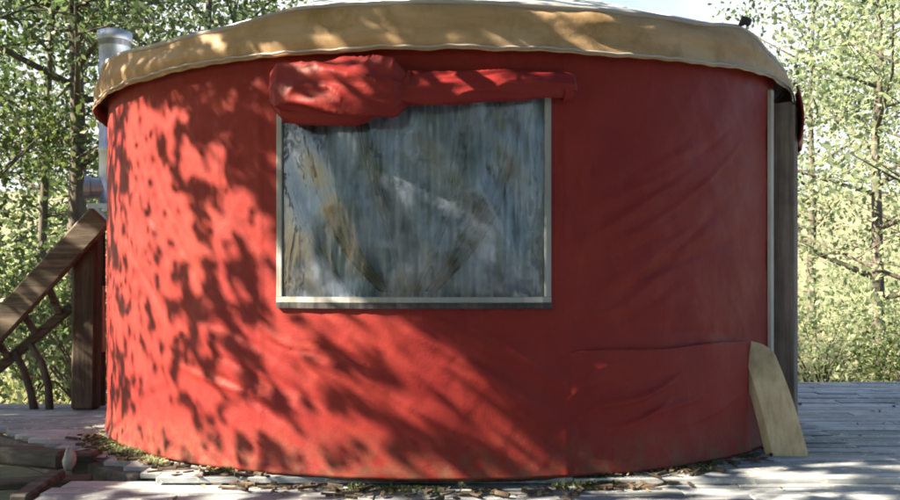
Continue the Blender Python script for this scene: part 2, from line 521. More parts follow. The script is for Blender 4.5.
# steep soft folds left of the window
for k in range(26):
    x = rs.uniform(112, 265); y = rs.uniform(110, 340); L = rs.uniform(60, 140)
    cr(x, y, x+L*rs.uniform(.1, .5), y+L, rs.uniform(.015, .04), rs.uniform(.003, .008)*rs.choice([-1, 1]))
cr(565, 322, 700, 300, .03, .006); cr(560, 338, 745, 332, .03, -.006)
low = []
for k in range(16):
    x = rs.uniform(600, 745); y = rs.uniform(350, 400); L = rs.uniform(50, 130)
    u0, z0 = UZ(x, y); u1, z1 = UZ(max(x-L, 560), y+L*rs.uniform(.15, .55)); low.append((u0, z0, u1, z1, rs.uniform(.018, .04), rs.uniform(.004, .010)*rs.choice([-1, 1])))
def crease_h(u, z, cs):
    h = np.zeros_like(u)
    for (u0, z0, u1, z1, w, a) in cs:
        du, dz = u1-u0, z1-z0; L2 = du*du+dz*dz
        t = ((u-u0)*du + (z-z0)*dz)/L2
        d = ((u-u0)*dz - (z-z0)*du)/math.sqrt(L2)
        d = d + .02*np.sin(t*5+u0*9)
        env = np.clip(1-np.abs(t-.5)*2, 0, 1)**.7
        h += 1.7*a*env*(.55*np.exp(-np.abs(d/(w*(.5+.8*np.clip(t, 0, 1))))*1.6)+.45*np.exp(-(d/(w*(.5+.8*np.clip(t, 0, 1))))**2))
    return h
SEAM_U = float(phi_of(563))*R
def wall_h(u, z):
    h = crease_h(u, z, creases)
    h += .007*fnoise(u*1.1, z*1.1+3) + .0025*fnoise(u*5+z*3, z*4-u*2)
    # welded vertical seams
    for xs_ in (SEAM_U, SEAM_U-1.62, SEAM_U-3.2):
        h += .0035*np.clip((u-xs_)/.004, 0, 1)*np.clip((xs_+.035-u)/.004, 0, 1)
    # the lattice behind presses through
    for sgn in (1, -1):
        q = np.abs(((u + sgn*z*.8)/.30) % 1 - .5)
        h += .0011*np.exp(-(q/.09)**2)
    h += -.018*np.exp(-((z-.0)/.10)**2)*0 + .02*np.clip((.25-z)/.25, 0, 1)**2
    return h

def wall_grid(name, ph0, ph1, z0, z1, nph, nz, roff, mat, parent, hf, hole=None, thick=.006):
    ph = np.linspace(ph0, ph1, nph)
    if hole:   # make the window edge fall on grid lines
        for e in (WIN_L, WIN_R): ph[np.argmin(abs(ph-e))] = e
    z = np.linspace(0, 1, nz)
    PH, T = np.meshgrid(ph, z, indexing='ij')
    zb = z0(PH) if callable(z0) else z0; zt = z1(PH) if callable(z1) else z1
    Z = zb + (zt-zb)*T
    if hole:
        zr = Z[0].copy()
        for e in (WIN_B, WIN_T):
            j = np.argmin(abs(zr-e)); Z[:, j] = e; zr[j] = e
    h = hf(PH*R, Z)
    if hole:       # calm round the window
        dx = np.maximum(np.maximum(WIN_L-PH, PH-WIN_R)*R, 0); dz = np.maximum(np.maximum(WIN_B-Z, Z-WIN_T), 0)
        h = h*np.clip(np.hypot(dx, dz)/.10, 0.15, 1)
    r = R + (roff(PH) if callable(roff) else roff) + h
    v = np.stack([YC.x + r*np.sin(PH), YC.y - r*np.cos(PH), Z], -1).reshape(-1, 3)
    i = np.arange((nph-1)*(nz-1)); a = (i//(nz-1))*nz + i % (nz-1)
    f = np.stack([a, a+nz, a+nz+1, a+1], -1)
    if hole:
        cph = (PH[:-1, :-1]+PH[1:, 1:]).ravel()/2; cz = (Z[:-1, :-1]+Z[1:, 1:]).ravel()/2
        keep = ~((cph > WIN_L+.001) & (cph < WIN_R-.001) & (cz > WIN_B) & (cz < WIN_T))
        f = f[keep]
    o = mesh_obj(name, v, f, mat, parent)
    if thick:
        s = o.modifiers.new('s', 'SOLIDIFY'); s.thickness = thick; s.offset = -1
    return o

WALL_TOP = 2.30
wall_grid('wall', D1-2*math.pi, D0, .0, WALL_TOP, 900, 170, 0, M['red'], yurt, wall_h, hole=True)
# lower patch with its own lapped seam at the right
pu0, pu1 = float(phi_of(540)), float(phi_of(744))
def patch_top(PH):
    x = x_of(PH); return z_of(353-(x-562)*.062 + 1.5*np.sin(x*.05), PH)
def patch_h(u, z):
    return .020*np.clip((.25-z)/.25, 0, 1)**2 + crease_h(u, z, low) + .007*fnoise(u*1.1, z*1.1+3) + .003*fnoise(u*4, z*4+2)
wall_grid('lower_skirt', pu0, pu1, .004, patch_top, 150, 70, lambda PH: -.018+.040*np.clip((x_of(PH)-540)/90, 0, 1)**.6, M['red'], yurt, patch_h, thick=.014)

# --- valance
def ytop(x):   # fitted to the top edge of the tan band
    return np.interp(x, [-900, 105, 111, 130, 156, 198, 240, 274, 296, 349, 450, 550, 620, 700, 733, 748, 760, 775, 790, 1500],
                        [0, 0, 0, -.03, -.055, -.055, -.05, -.015, 0, 0, 0, .0, .005, .020, .065, .05, .0, -.03, -.05, -.05])
def ybot(x):
    return np.interp(x, [0, 600, 700, 765, 785, 1500], [0, .005, .035, .075, .06, .0])
def xph(PH):
    x = x_of(np.clip(PH, RAD(-69.4), RAD(69.4)))
    x = np.where(PH > RAD(69.4), 900, np.where(PH < RAD(-69.4), 100, x)); return x
VR = .075
def vtop(PH): return 2.375 + ytop(xph(PH)) - .02*0
def vbot(PH):
    return 2.135 + ybot(xph(PH)) + .004*np.sin(PH*23+3*np.sin(PH*7)) + .002*np.sin(PH*97+1)
nph, nv = 760, 26
ph = np.linspace(-math.pi, math.pi, nph); T = np.linspace(0, 1, nv)
PH, TT = np.meshgrid(ph, T, indexing='ij')
Z = vbot(PH) + (vtop(PH)-vbot(PH))*TT
rr = R + VR - .035*TT**3 + .006*np.sin(PH*37+TT*2+2*np.sin(PH*9))*(1-TT)*.6 + .012*fnoise(PH*R*2.2, Z*4) + .006*np.sin(TT*9+PH*3)
rr += np.where((PH > RAD(52)) & (PH < RAD(88)), .0*np.sin(np.clip((PH-RAD(52))/RAD(36), 0, 1)*math.pi)**.5, 0)
v = np.stack([YC.x + rr*np.sin(PH), YC.y - rr*np.cos(PH), Z], -1).reshape(-1, 3)
i = np.arange((nph-1)*(nv-1)); a = (i//(nv-1))*nv + i % (nv-1)
val = mesh_obj('valance', v, np.stack([a, a+nv, a+nv+1, a+1], -1), M['tan'], yurt)
s = val.modifiers.new('s', 'SOLIDIFY'); s.thickness = .008; s.offset = -1
# rope run through the lower hem of the valance
hp = np.linspace(-math.pi, math.pi, 721)
mb = MB(); mb.tube([Vector(wallpt(p, R+VR+.006+.001*math.sin(p*90), float(vbot(np.array(p)))+.016+.001*math.sin(p*150))) for p in hp], .006, 5, cap=False)
mb.build('hem_rope', M['hem'], yurt, smooth=True)
# grey hem where the roof cover folds over the valance
mb = MB()
hp = np.linspace(-math.pi, math.pi, 361)
pts = [Vector(wallpt(p, R+VR-.045, float(vtop(np.array(p)))+.006)) for p in hp]
mb.tube(pts, .016, 6, rough=.15, cap=False, seed=3)
mb.build('roof_hem', M['hem'], yurt, smooth=True)
# --- roof cone with soft sag between rafters, crown ring and dome
nr = 30
PH, TT = np.meshgrid(np.linspace(-math.pi, math.pi, 481), np.linspace(0, 1, nr), indexing='ij')
rr = (R+VR-.045)*(1-TT) + .42*TT
Z = vtop(PH)*(1-TT) + 3.24*TT + .0*PH - .012*np.abs(np.sin(PH*15))*np.sin(TT*math.pi) + .006
v = np.stack([YC.x + rr*np.sin(PH), YC.y - rr*np.cos(PH), Z], -1).reshape(-1, 3)
i = np.arange(480*(nr-1)); a = (i//(nr-1))*nr + i % (nr-1)
roof = mesh_obj('roof', v, np.stack([a, a+nr, a+nr+1, a+1], -1), M['roof'], yurt)
s = roof.modifiers.new('s', 'SOLIDIFY'); s.thickness = .006; s.offset = -1
mb = MB(); mb.tube([Vector(wallpt(p, .43, 3.25)) for p in np.linspace(-math.pi, math.pi, 49)], .03, 8, cap=False)
mb.build('crown_ring', M['jamb'], roof, smooth=True)
nd = 12; vs = []; fs = []
for j in range(nd):
    t = j/(nd-1)*math.pi/2
    for k in range(32): p = 2*math.pi*k/32; vs.append(wallpt(p, .43*math.cos(t)+.001, 3.26+.22*math.sin(t)))
for j in range(nd-1):
    for k in range(32): fs.append((j*32+k, j*32+(k+1) % 32, (j+1)*32+(k+1) % 32, (j+1)*32+k))
mesh_obj('skylight_dome', vs, fs, M['vinyl'], roof)
# small dark toggle at the top corner of the valance
pk = float(phi_of(733)); c = Vector(wallpt(pk, R+VR+.0, float(vtop(np.array(pk)))+.018))
mb = MB(); mb.tube([c+Vector((-.03, 0, -.012)), c+Vector((-.012, -.01, .014)), c+Vector((.012, -.008, .006)), c+Vector((.035, .0, .02))], [.010, .026, .026, .008], 10, .15)
mb.build('rope_toggle', M['dark_metal'], yurt, smooth=True)

# --- window
win = empty('window', (0, 0, 0)); win.parent = yurt
def arc_strip(name, p0, p1, z0, z1, r0, r1, n, mat, parent, wav=0, smooth=False):
    """solid strip that follows the wall"""
    vs = []; fs = []
    for k in range(n+1):
        p = p0 + (p1-p0)*k/n
        w = wav*math.sin(k*.9+z0*7) + wav*.6*math.sin(k*2.3)
        for (r, z) in ((r0, z0), (r1+w, z0), (r1+w, z1), (r0, z1)): vs.append(wallpt(p, r, z))
    for k in range(n):
        b = k*4
        for q in range(4): fs.append((b+q, b+4+q, b+4+(q+1) % 4, b+(q+1) % 4))
    fs.append((0, 1, 2, 3)); fs.append((n*4+3, n*4+2, n*4+1, n*4))
    return mesh_obj(name, vs, fs, mat, parent, smooth)
def au(px): return px/FPX*4.6/R
fw = .026
arc_strip('window_border', WIN_L-.003, WIN_L+fw*.85/R, WIN_B+fw, WIN_T, R-.004, R+.013, 4, M['border'], win, .0012)
arc_strip('window_border', WIN_R-fw/R, WIN_R+.003, WIN_B+fw, WIN_T, R-.004, R+.013, 4, M['border'], win, .0012)
arc_strip('window_border', WIN_L-.003, WIN_R+.003, WIN_B-.004, WIN_B+fw-.002, R-.004, R+.016, 60, M['border'], win, .0015)
arc_strip('shadow_strip', WIN_L-.002, WIN_R+.004, WIN_B-.034, WIN_B-.006, R-.004, R+.022, 60, M['dark_metal'], win, .002)  # dark strip drawn as the shadow line below the bottom border
# vinyl pane, gently buckled
npn, npz = 120, 90
PH, Z = np.meshgrid(np.linspace(WIN_L+.3*fw/R, WIN_R-.3*fw/R, npn), np.linspace(WIN_B+.01, WIN_T-.0, npz), indexing='ij')
u = PH*R
e = np.clip(np.minimum(np.minimum(PH-PH.min(), PH.max()-PH)*R, np.minimum(Z-Z.min(), Z.max()-Z))/.10, 0, 1)
rr = R - .001 + e*(.006*fnoise(u*2.2, Z*1.3) + .0022*np.sin((u*.8+Z*.35)*23+np.sin(Z*4)*1.3))
v = np.stack([YC.x + rr*np.sin(PH), YC.y - rr*np.cos(PH), Z], -1).reshape(-1, 3)
i = np.arange((npn-1)*(npz-1)); a = (i//(npz-1))*npz + i % (npz-1)
mesh_obj('vinyl_pane', v, np.stack([a, a+npz, a+npz+1, a+1], -1), M['vinyl'], win)
# lattice laths across the opening, behind the curtains
lat = MB()
for sgn in (1, -1):
    for q in np.arange(-3.2, 3.2, .30):
        pts = []
        for zz in np.linspace(.05, WALL_TOP-.05, 9):
            uu = q + sgn*(zz-1.1)*.8
            if abs(uu) < 2.2: pts.append(Vector(wallpt(uu/R, R-.16-(.012 if sgn > 0 else 0), zz)))
        for p, q2 in zip(pts, pts[1:]):
            d = (q2-p); nrm = Vector((YC.x-p.x, YC.y-p.y, 0)).normalized(); side = d.normalized().cross(nrm)
            lat.box((p+q2)/2, d*.5, side*.018, nrm*.005)
lat.build('wall_lattice', M['plank'], yurt)
arc_strip('window_border', WIN_L-.003, WIN_R+.003, WIN_T-.02, WIN_T+.012, R-.004, R+.013, 60, M['border'], win, .001)

# rolled-up window flap
def roll(name, x0, x1, yc, rad, seed, mat, parent, n=200, m=72, out=.02, folds=4, amp=.14, sq=.78):
    ph0, ph1 = float(phi_of(x0)), float(phi_of(x1))
    vs = []; fs = []
    for k in range(n+1):
        t = k/n; p = ph0+(ph1-ph0)*t; x = x0+(x1-x0)*t
        rz = float(rad(t)); zc = z_of(float(yc(t)), p, R+.1)
        for j in range(m):
            th = 2*math.pi*j/m
            ct, st_ = math.cos(th), math.sin(th)
            nn = NZ(p*R*6+seed, th*1.1) if False else float(fnoise(np.array(p*R*4+seed+ct*1.3), np.array(st_*1.6+seed), 2))
            n2 = float(fnoise(np.array(p*R*13+seed*2+st_*3), np.array(ct*3+st_*5+seed), 3))
            ln = 1-2*abs(math.sin(th*folds*.5 + p*5 + 1.3*math.sin(p*R*6+seed) + nn*1.2))**.85
            q = rz*(1 + amp*nn*.55 + amp*.8*ln + amp*.16*n2)
            vs.append(wallpt(p, R + out + rz*sq + q*sq*math.cos(th), zc + q*math.sin(th)))
    for k in range(n):
        for j in range(m): fs.append((k*m+j, (k+1)*m+j, (k+1)*m+(j+1) % m, k*m+(j+1) % m))
    fs.append(tuple(range(m))); fs.append(tuple(n*m+j for j in range(m))[::-1])
    return mesh_obj(name, vs, fs, mat, parent)
px = 4.5/FPX
flap = roll('rolled_flap', 282, 409, lambda t: 89+5.5*math.sin(t*3.0)-3*t, lambda t: px*(5+24*min(1, t*7+.35)**.5*min(1, (1.03-t)*9)**.5+2.5*math.sin(t*3.1)), 2, M['red_dark'], win, folds=5, amp=.16, sq=.58)
roll('flap_tail', 396, 572, lambda t: 88-4*t+1.2*math.sin(t*6), lambda t: px*(17.5-4*t)*min(1, (1-t)*22+.3)**.5, 8, M['red_dark'], win, folds=3, amp=.13, sq=.7)
# straps round the roll
for x, r in ((409, 15.5), (562, 12.3)):
    p = float(phi_of(x)); vs = []; fs = []
    zc = z_of(87 if x > 300 else 90, p, R+.08)
    for j in range(21):
        th = 2*math.pi*j/20
        rr = px*r*1.06*(1+.04*math.sin(th*3))
        for dp in (-.009, .009): vs.append(wallpt(p+dp, R+.02+px*r*.7+rr*.75*math.cos(th), zc+rr*math.sin(th)))
    for j in range(20): fs.append((2*j, 2*j+1, 2*j+3, 2*j+2))
    o = mesh_obj('flap_strap', vs, fs, M['red'], win); s = o.modifiers.new('s', 'SOLIDIFY'); s.thickness = .004
# --- curtains inside the window: a sheer one that hangs straight and gathered drapes that sweep to the middle of the sill
def sheet(name, X, Zc, roff_, mat, parent):
    nU, nV = X.shape
    ph_ = phi_of(X); rr = R + roff_
    v = np.stack([YC.x + rr*np.sin(ph_), YC.y - rr*np.cos(ph_), Zc], -1)
    i = np.arange((nU-1)*(nV-1)); a = (i//(nV-1))*nV + i % (nV-1)
    return mesh_obj(name, v.reshape(-1, 3), np.stack([a, a+nV, a+nV+1, a+1], -1), mat, parent)
UU, VV = np.meshgrid(np.linspace(0, 1, 260), np.linspace(0, 1, 40), indexing='ij')
X = 268 + 292*UU + 3*np.sin(VV*3+UU*9)
fold = .022*np.sin(UU*2*math.pi*19 + 1.6*np.sin(UU*11+VV*1.5)) + .010*np.sin(UU*2*math.pi*7.3+VV*2)
root = empty('curtain', (YC.x-.1, YC.y-R+.1, WIN_B)); tag(root, 'blue grey sheer curtain hanging straight inside the window', 'curtain')
sheet('fabric_panel', X, WIN_T+.02 + (WIN_B-.02-WIN_T-.02)*VV, -.10 + fold, M['curtain'], root)
def drape(label, xs, ys, wpx, seed, mat='curtain_trim', off=0):
    nU, nV = 40, 70
    UU, VV = np.meshgrid(np.linspace(-1, 1, nU), np.linspace(0, 1, nV), indexing='ij')
    # smooth the guide line
    tt = np.linspace(0, 1, len(xs)); cx = np.interp(VV, tt, xs); cy = np.interp(VV, tt, ys)
    k = np.ones(15)/15
    for arr in (cx, cy):
        for q in range(nU): pad = np.concatenate([np.full(7, arr[q, 0]), arr[q], np.full(7, arr[q, -1])]); arr[q] = np.convolve(pad, k, 'valid')
    w = wpx*(1.35-.75*VV) * (1+.15*np.sin(VV*9+seed))
    X = cx + UU*w; Yp_ = cy + UU*w*.15
    Zc = z_of(Yp_, phi_of(X))
    r_ = -.055-off + .018*(1-UU**2) + .010*np.sin(UU*7+VV*2+seed) + .005*np.sin(UU*17+VV*5)
    root = empty('curtain', (YC.x-.1, YC.y-R+.05, WIN_B)); tag(root, label, 'curtain', 'gathered drapes inside the window')
    sheet('fabric_panel', X, Zc, r_, M[mat], root)
drape("brownish gathered drape sweeping from the window's upper left to mid sill", [303, 311, 326, 350, 388], [80, 150, 205, 255, 297], 12, 1)
drape("brownish gathered drape sweeping from the window's upper right to mid sill", [514, 508, 492, 462, 426], [80, 150, 205, 255, 297], 12, 2)
drape('narrow grey drape in the lower left corner of the window', [272, 284, 300, 322, 350], [120, 180, 225, 265, 297], 6, 3, 'curtain_grey', .01)
drape('narrow grey drape curving left of the middle of the window', [352, 362, 376, 392, 403], [80, 140, 195, 250, 297], 6, 4, 'curtain_grey', .012)
drape('narrow grey drape curving right of the middle of the window', [466, 462, 452, 434, 414], [80, 140, 195, 250, 297], 6, 5, 'curtain_grey', .014)

# --- floor inside and the doorway
def door():
    mb = MB()
    a0, a1 = D0, D1
    er = lambda p: Vector((math.sin(p), -math.cos(p), 0)); et = lambda p: Vector((math.cos(p), math.sin(p), 0))
    fr = empty('door_frame', (0, 0, 0)); fr.parent = yurt
    for a, s in ((a0, 1), (a1, -1)):
        mb = MB(); c = YC + er(a)*(R+.025) + et(a)*s*.02 + Vector((0, 0, 1.06))
        mb.box(c, er(a)*.085, et(a)*.035, Vector((0, 0, 1.05)), .008)
        mb.build('jamb', M['jamb'], fr)
        mb = MB(); c = YC + er(a)*(R+.118) + et(a)*s*.035 + Vector((0, 0, 1.05))
        mb.box(c, er(a)*.016, et(a)*.05, Vector((0, 0, 1.04)), .006)
        mb.build('casing', M['jamb'], fr)
    p0 = YC + er(a0)*(R+.05); p1 = YC + er(a1)*(R+.05); d = p1-p0; n = Vector((d.y, -d.x, 0)).normalized()
    mb = MB(); mb.box((p0+p1)/2+Vector((0, 0, 2.06)), d*.46, n*.09, Vector((0, 0, .06)), .008); mb.build('lintel', M['jamb'], fr)
    mb = MB(); mb.box((p0+p1)/2+Vector((0, 0, .02)), d*.46, n*.09, Vector((0, 0, .02)), .005); mb.build('threshold', M['jamb'], fr)
    leaf = MB()
    for k in range(7):
        c = p0 + d*(.06 + (k+.5)*.88/7) + Vector((0, 0, 1.02)); leaf.box(c, d*.88/7*.49, n*.02, Vector((0, 0, .97)), .004)
    dl = leaf.build('door', M['post'], yurt)
    mb = MB(); c = p0+d*.86+n*.05+Vector((0, 0, 1.0)); mb.tube([c-n*.03, c+n*.03, c+n*.035+Vector((0, 0, .0))], [.012, .012, .03], 12); mb.build('handle', M['dark_metal'], dl)
    # red door flap: its upper edge hangs out from under the valance
    nU, nV = 60, 16; UU, VV = np.meshgrid(np.linspace(0, 1, nU), np.linspace(0, 1, nV), indexing='ij')
    o_ = .085 + .028*np.sin(VV*2.6) + .010*np.sin(UU*19+VV*2) + .01*np.sin(UU*7)
    px_ = p0.x - d.x*.03 + d.x*1.05*UU + n.x*o_; py_ = p0.y - d.y*.03 + d.y*1.05*UU + n.y*o_
    zz_ = 2.20 - VV*(.30+.05*np.sin(UU*3+.4))
    i = np.arange((nU-1)*(nV-1)); a = (i//(nV-1))*nV + i % (nV-1)
    fo = mesh_obj('door_flap', np.stack([px_, py_, zz_], -1).reshape(-1, 3), np.stack([a, a+nV, a+nV+1, a+1], -1), M['red_dark'], yurt)
    s = fo.modifiers.new('s', 'SOLIDIFY'); s.thickness = .012
door()
# pale edging strip of the wall beside the door
arc_strip('wall_edging', D0-.058, D0-.034, .02, 2.17, R+.004, R+.026, 3, M['trim'], yurt)
# inner liner and floor so that the room behind the window is a room
PHn = np.linspace(-math.pi, math.pi, 97)
vs = [wallpt(p, R-.03, -.012+.004) for p in PHn[:-1]]
mesh_obj('inner_floor', [(x, y, .012) for (x, y, z) in vs], [tuple(range(96))], M['jamb'], yurt, smooth=False)
# dark sill ring under the wall
mb = MB(); mb.tube([Vector(wallpt(p, R-.035, -.0)) for p in np.linspace(-math.pi, math.pi, 121)], .025, 6, cap=False)
mb.build('base_ring', M['post'], yurt)

# ------------------------------------------------------------------ stovepipe behind the left edge
SP = P(115, 280, 7.3); SPz0, SPz1 = CAM_Z+75/FPX*7.3, CAM_Z+245/FPX*7.3
sp = empty('stovepipe', (SP.x, SP.y, SPz0)); tag(sp, 'galvanised steel stovepipe with flat cap rising behind the left edge of the yurt', 'stovepipe')
r = .122
def lathe(name, prof, c, mat, parent, n=40):
    vs = []; fs = []
    for (rr_, z) in prof:
        for k in range(n): t = 2*math.pi*k/n; vs.append((c.x+rr_*math.cos(t), c.y+rr_*math.sin(t), z))
    for j in range(len(prof)-1):
        for k in range(n): fs.append((j*n+k, j*n+(k+1) % n, (j+1)*n+(k+1) % n, (j+1)*n+k))
    return mesh_obj(name, vs, fs, mat, parent)
prof = [(0.001, SPz0), (r, SPz0)]
zz = SPz0
while zz < SPz1-.15:
    prof += [(r, zz), (r, zz+.42), (r+.006, zz+.425), (r+.006, zz+.455), (r, zz+.46)]; zz += .46
prof += [(r, SPz1-.10), (r*.8, SPz1-.10), (0.001, SPz1-.10)]
ob = lathe('pipe', prof, SP, M['steel'], sp)
for p_ in ob.data.polygons: p_.use_smooth = True
lathe('cap', [(.001, SPz1-.05), (r+.008, SPz1-.055), (r+.012, SPz1-.05), (r+.010, SPz1+.02), (r-.03, SPz1+.035), (.001, SPz1+.04)], SP, M['steel'], sp)
lathe('cap_collar', [(r*.86, SPz1-.12), (r*.86, SPz1-.03)], SP, M['dark_metal'], sp)
mb = MB(); c = Vector((SP.x, SP.y, SPz0+.13))
mb.tube([c, c+Vector((-.17, -.06, 0)), c+Vector((-.172, -.06, 0)), c+Vector((-.215, -.075, 0))], [.085, .085, .10, .10], 20)
mb.build('cleanout_tee', M['steel'], sp, smooth=False)
mb = MB(); mb.tube([c+Vector((-.215, -.075, 0)), c+Vector((-.222, -.078, 0))], [.06, .055], 20); mb.build('tee_plug', M['dark_metal'], sp)
mb = MB(); mb.tube([c, c+Vector((.62, -.08, 0))], [.085, .085], 20); mb.build('wall_thimble', M['steel'], sp, smooth=True)
for s in (-1, 1):
    mb = MB()
    mb.box((SP.x+.02, SP.y+s*.15, SPz0-.02), (.18, 0, 0), (0, .012, 0), (0, 0, .02))
    a = Vector((SP.x-.1, SP.y+s*.15, SPz0-.03)); b2 = Vector((SP.x+.22, SP.y+s*.13, SPz0-.36)); dd = b2-a
    mb.box((a+b2)/2, dd/2, (0, .010, 0), Vector((dd.z, 0, -dd.x)).normalized()*.014)
    mb.build('bracket', M['steel'], sp)

# ------------------------------------------------------------------ stair rail at the left, on the platform
def railbeam(mb, a, b, w, t, bev=.012):
    a, b = Vector(a), Vector(b); d = b-a; n = d.normalized(); fwd = Vector((0, 1, 0)); up = fwd.cross(n).normalized()
    mb.box((a+b)/2, d/2, up*w/2, n.cross(up)*t/2, bev)
st = empty('stair_railing', P(84, 408, 7.05)); tag(st, 'rough brown timber stair railing with a stout post on the left of the yurt', 'railing')
Yp = 7.05
mb = MB(); railbeam(mb, P(86, 409, Yp), P(88, 228, Yp), .19, .15, .02); mb.build('post', M['post'], st)
mb = MB(); railbeam(mb, P(-62, 392, Yp-.12), P(101, 216, Yp-.12), .20, .07, .015); mb.build('handrail', M['rail'], st)
mb = MB(); railbeam(mb, P(-48, 408, Yp+.06), P(72, 306, Yp+.06), .075, .06, .01); mb.build('lower_rail', M['rail'], st)
for (x, y, x2, y2) in ((21, 310, 36, 334), (-4, 338, 8, 358), (47, 284, 60, 314)):
    mb = MB(); railbeam(mb, P(x, y, Yp), P(x2, y2, Yp), .05, .04, .006); mb.build('spindle', M['rail'], st)
for pts in (((14, 352), (24, 370), (31, 392), (34, 410)), ((30, 344), (42, 362), (49, 386), (50, 411))):
    mb = MB(); mb.tube([P(x, y, Yp+.02) for x, y in pts], [.028, .026, .03, .033], 8, .15, seed=int(pts[0][0])); mb.build('branch_baluster', M['bark'], st, smooth=True)
# dark plank between the post and the wall, pale board as its sunlit patch
mb = MB(); railbeam(mb, P(99, 409, 7.25), P(99, 222, 7.25), .10, .03); o = mb.build('upright_plank', M['post']); tag(o, 'dark upright plank squeezed between the stair post and the yurt wall', 'plank')
mb = MB(); railbeam(mb, P(101, 352, 7.15), P(100, 286, 7.15), .06, .03); o = mb.build('sunlit_patch', M['plank']); tag(o, 'short yellowish strip standing in for a sunlit patch behind the stair post', 'board')

# ------------------------------------------------------------------ pale board leaning by the door
def lean_board():
    b0, b1 = P(774, 461, 5.17), P(809, 457, 5.15)
    t0, t1 = P(738, 338, 5.36), P(772, 346, 5.34)
    th = Vector((-.55, .80, .10)).normalized()*.055
    out = []
    def corner(cx, cy, rx, ry, a0):
        for q in range(6):
            a = a0 + q/5*math.pi/2; out.append((cx+rx*math.cos(a), cy+ry*math.sin(a)))
    corner(.30, .07, -.26, -.055, 0) if False else None
    corner(.88, .03, .12, .03, -math.pi/2); n0 = len(out)
    for t in np.linspace(.1, .86, 8): out.append((1.0, t))
    corner(.62, .90, .38, .10, 0); corner(.36, .93, .36, .07, math.pi/2)
    for t in np.linspace(.86, .1, 8): out.append((.0, t))
    corner(.12, .03, .12, .03, math.pi)
    F = []; 
    for (a, t) in out:
        bow = math.sin(min(1, max(0, t))*math.pi)*.016
        F.append(b0.lerp(t0, t).lerp(b1.lerp(t1, t), a) + Vector((bow, 0, 0)))
    n = len(F); vs = F + [p+th for p in F]
    fs = [tuple(range(n)), tuple(range(n, 2*n))[::-1]] + [(k, k+n, (k+1) % n + n, (k+1) % n) for k in range(n)]
    o = mesh_obj('leaning_board', vs, fs, M['board'], smooth=False)
    bv = o.modifiers.new('b', 'BEVEL'); bv.width = .007; bv.segments = 2; bv.angle_limit = .9
    tag(o, 'short cream board leaning on the yurt wall beside the door post', 'board')
lean_board()

# ------------------------------------------------------------------ under the platform, left
beam('rim_beam', 'grey round-edged rim beam along the front left edge of the platform', (-3.75, 6.72, -.115), (-1.62, 4.78, -.115), .07, .15, M['deck_side'])
beam('deck_end_beam', 'dark beam closing the left end of the front deck', (-1.97, -1.1, -.16), (-1.97, 4.72, -.16), .05, .16, M['deck_side'])
def log(pts, r, label, cat='log', mat='bark', seed=1, name='fallen_log'):
    mb = MB(); mb.tube(pts, r, 12, .07, seed=seed); o = mb.build(name, M[mat], smooth=True); tag(o, label, cat); return o
beam('old_timber', 'dark grey squared timber lying below the front left edge of the platform', P(-45, 450, 5.2), P(66, 460, 4.98), .12, .10, M['deck_side'], 'timber', bev=.02)
beam('short_post', 'squat grey post holding up the platform beside the deck end', P(86, 452, 5.2), P(86, 520, 5.2), .13, .13, M['deck_side'], 'post')
def stone(c, s, label, seed):
    rnd = np.random.RandomState(seed); vs = []; fs = []; n, m = 14, 9
    for j in range(m):
        t = math.pi*j/(m-1)
        for k in range(n):
            p = 2*math.pi*k/n; q = np.array([math.sin(t)*math.cos(p), math.sin(t)*math.sin(p), math.cos(t)])
            f = 1 + .22*float(fnoise(np.array(q[0]*1.4+seed*3), np.array(q[1]*1.4+q[2]*2+seed)))
            vs.append(Vector(c) + Vector(q*f*np.array(s)))
    for j in range(m-1):
        for k in range(n): fs.append((j*n+k, j*n+(k+1) % n, (j+1)*n+(k+1) % n, (j+1)*n+k))
    o = mesh_obj('stone', vs, fs, M['stone']); tag(o, label, 'stone', 'stones beside the platform'); return o
stone(P(69, 460, 4.85), (.030, .04, .058), 'small pale stone standing on end against the squat grey post', 1)
beam('broken_plank', 'dark broken plank lying on the soil at the bottom left corner', P(-40, 486, 4.75), P(92, 480, 4.95), .15, .04, M['deck_side'], 'plank', bev=.008)
beam('short_offcut', 'short dark offcut lying across the broken plank', P(18, 500, 4.4), P(58, 474, 4.8), .09, .05, M['deck_side'], 'plank', bev=.01)

# ------------------------------------------------------------------ leaves
def leaf_mesh(C, size, rs_, flat=0.0):
    """one pointed folded leaf per centre; C (n,3), size (n,)"""
    n = len(C)
    a = rs_.normal(size=(n, 3)); 
    nrm = rs_.normal(size=(n, 3)); nrm[:, 2] += flat
    nrm /= np.linalg.norm(nrm, axis=1)[:, None]
    a -= (a*nrm).sum(1)[:, None]*nrm; a /= np.linalg.norm(a, axis=1)[:, None]
    b = np.cross(nrm, a)
    s = size[:, None]
    v = np.stack([C - a*s*.55, C - a*s*.05 + b*s*.30 + nrm*s*.05, C + a*s*.55, C - a*s*.05 - b*s*.30 + nrm*s*.05], 1).reshape(-1, 3)
    f = np.arange(4*n).reshape(n, 4)
    return v, f

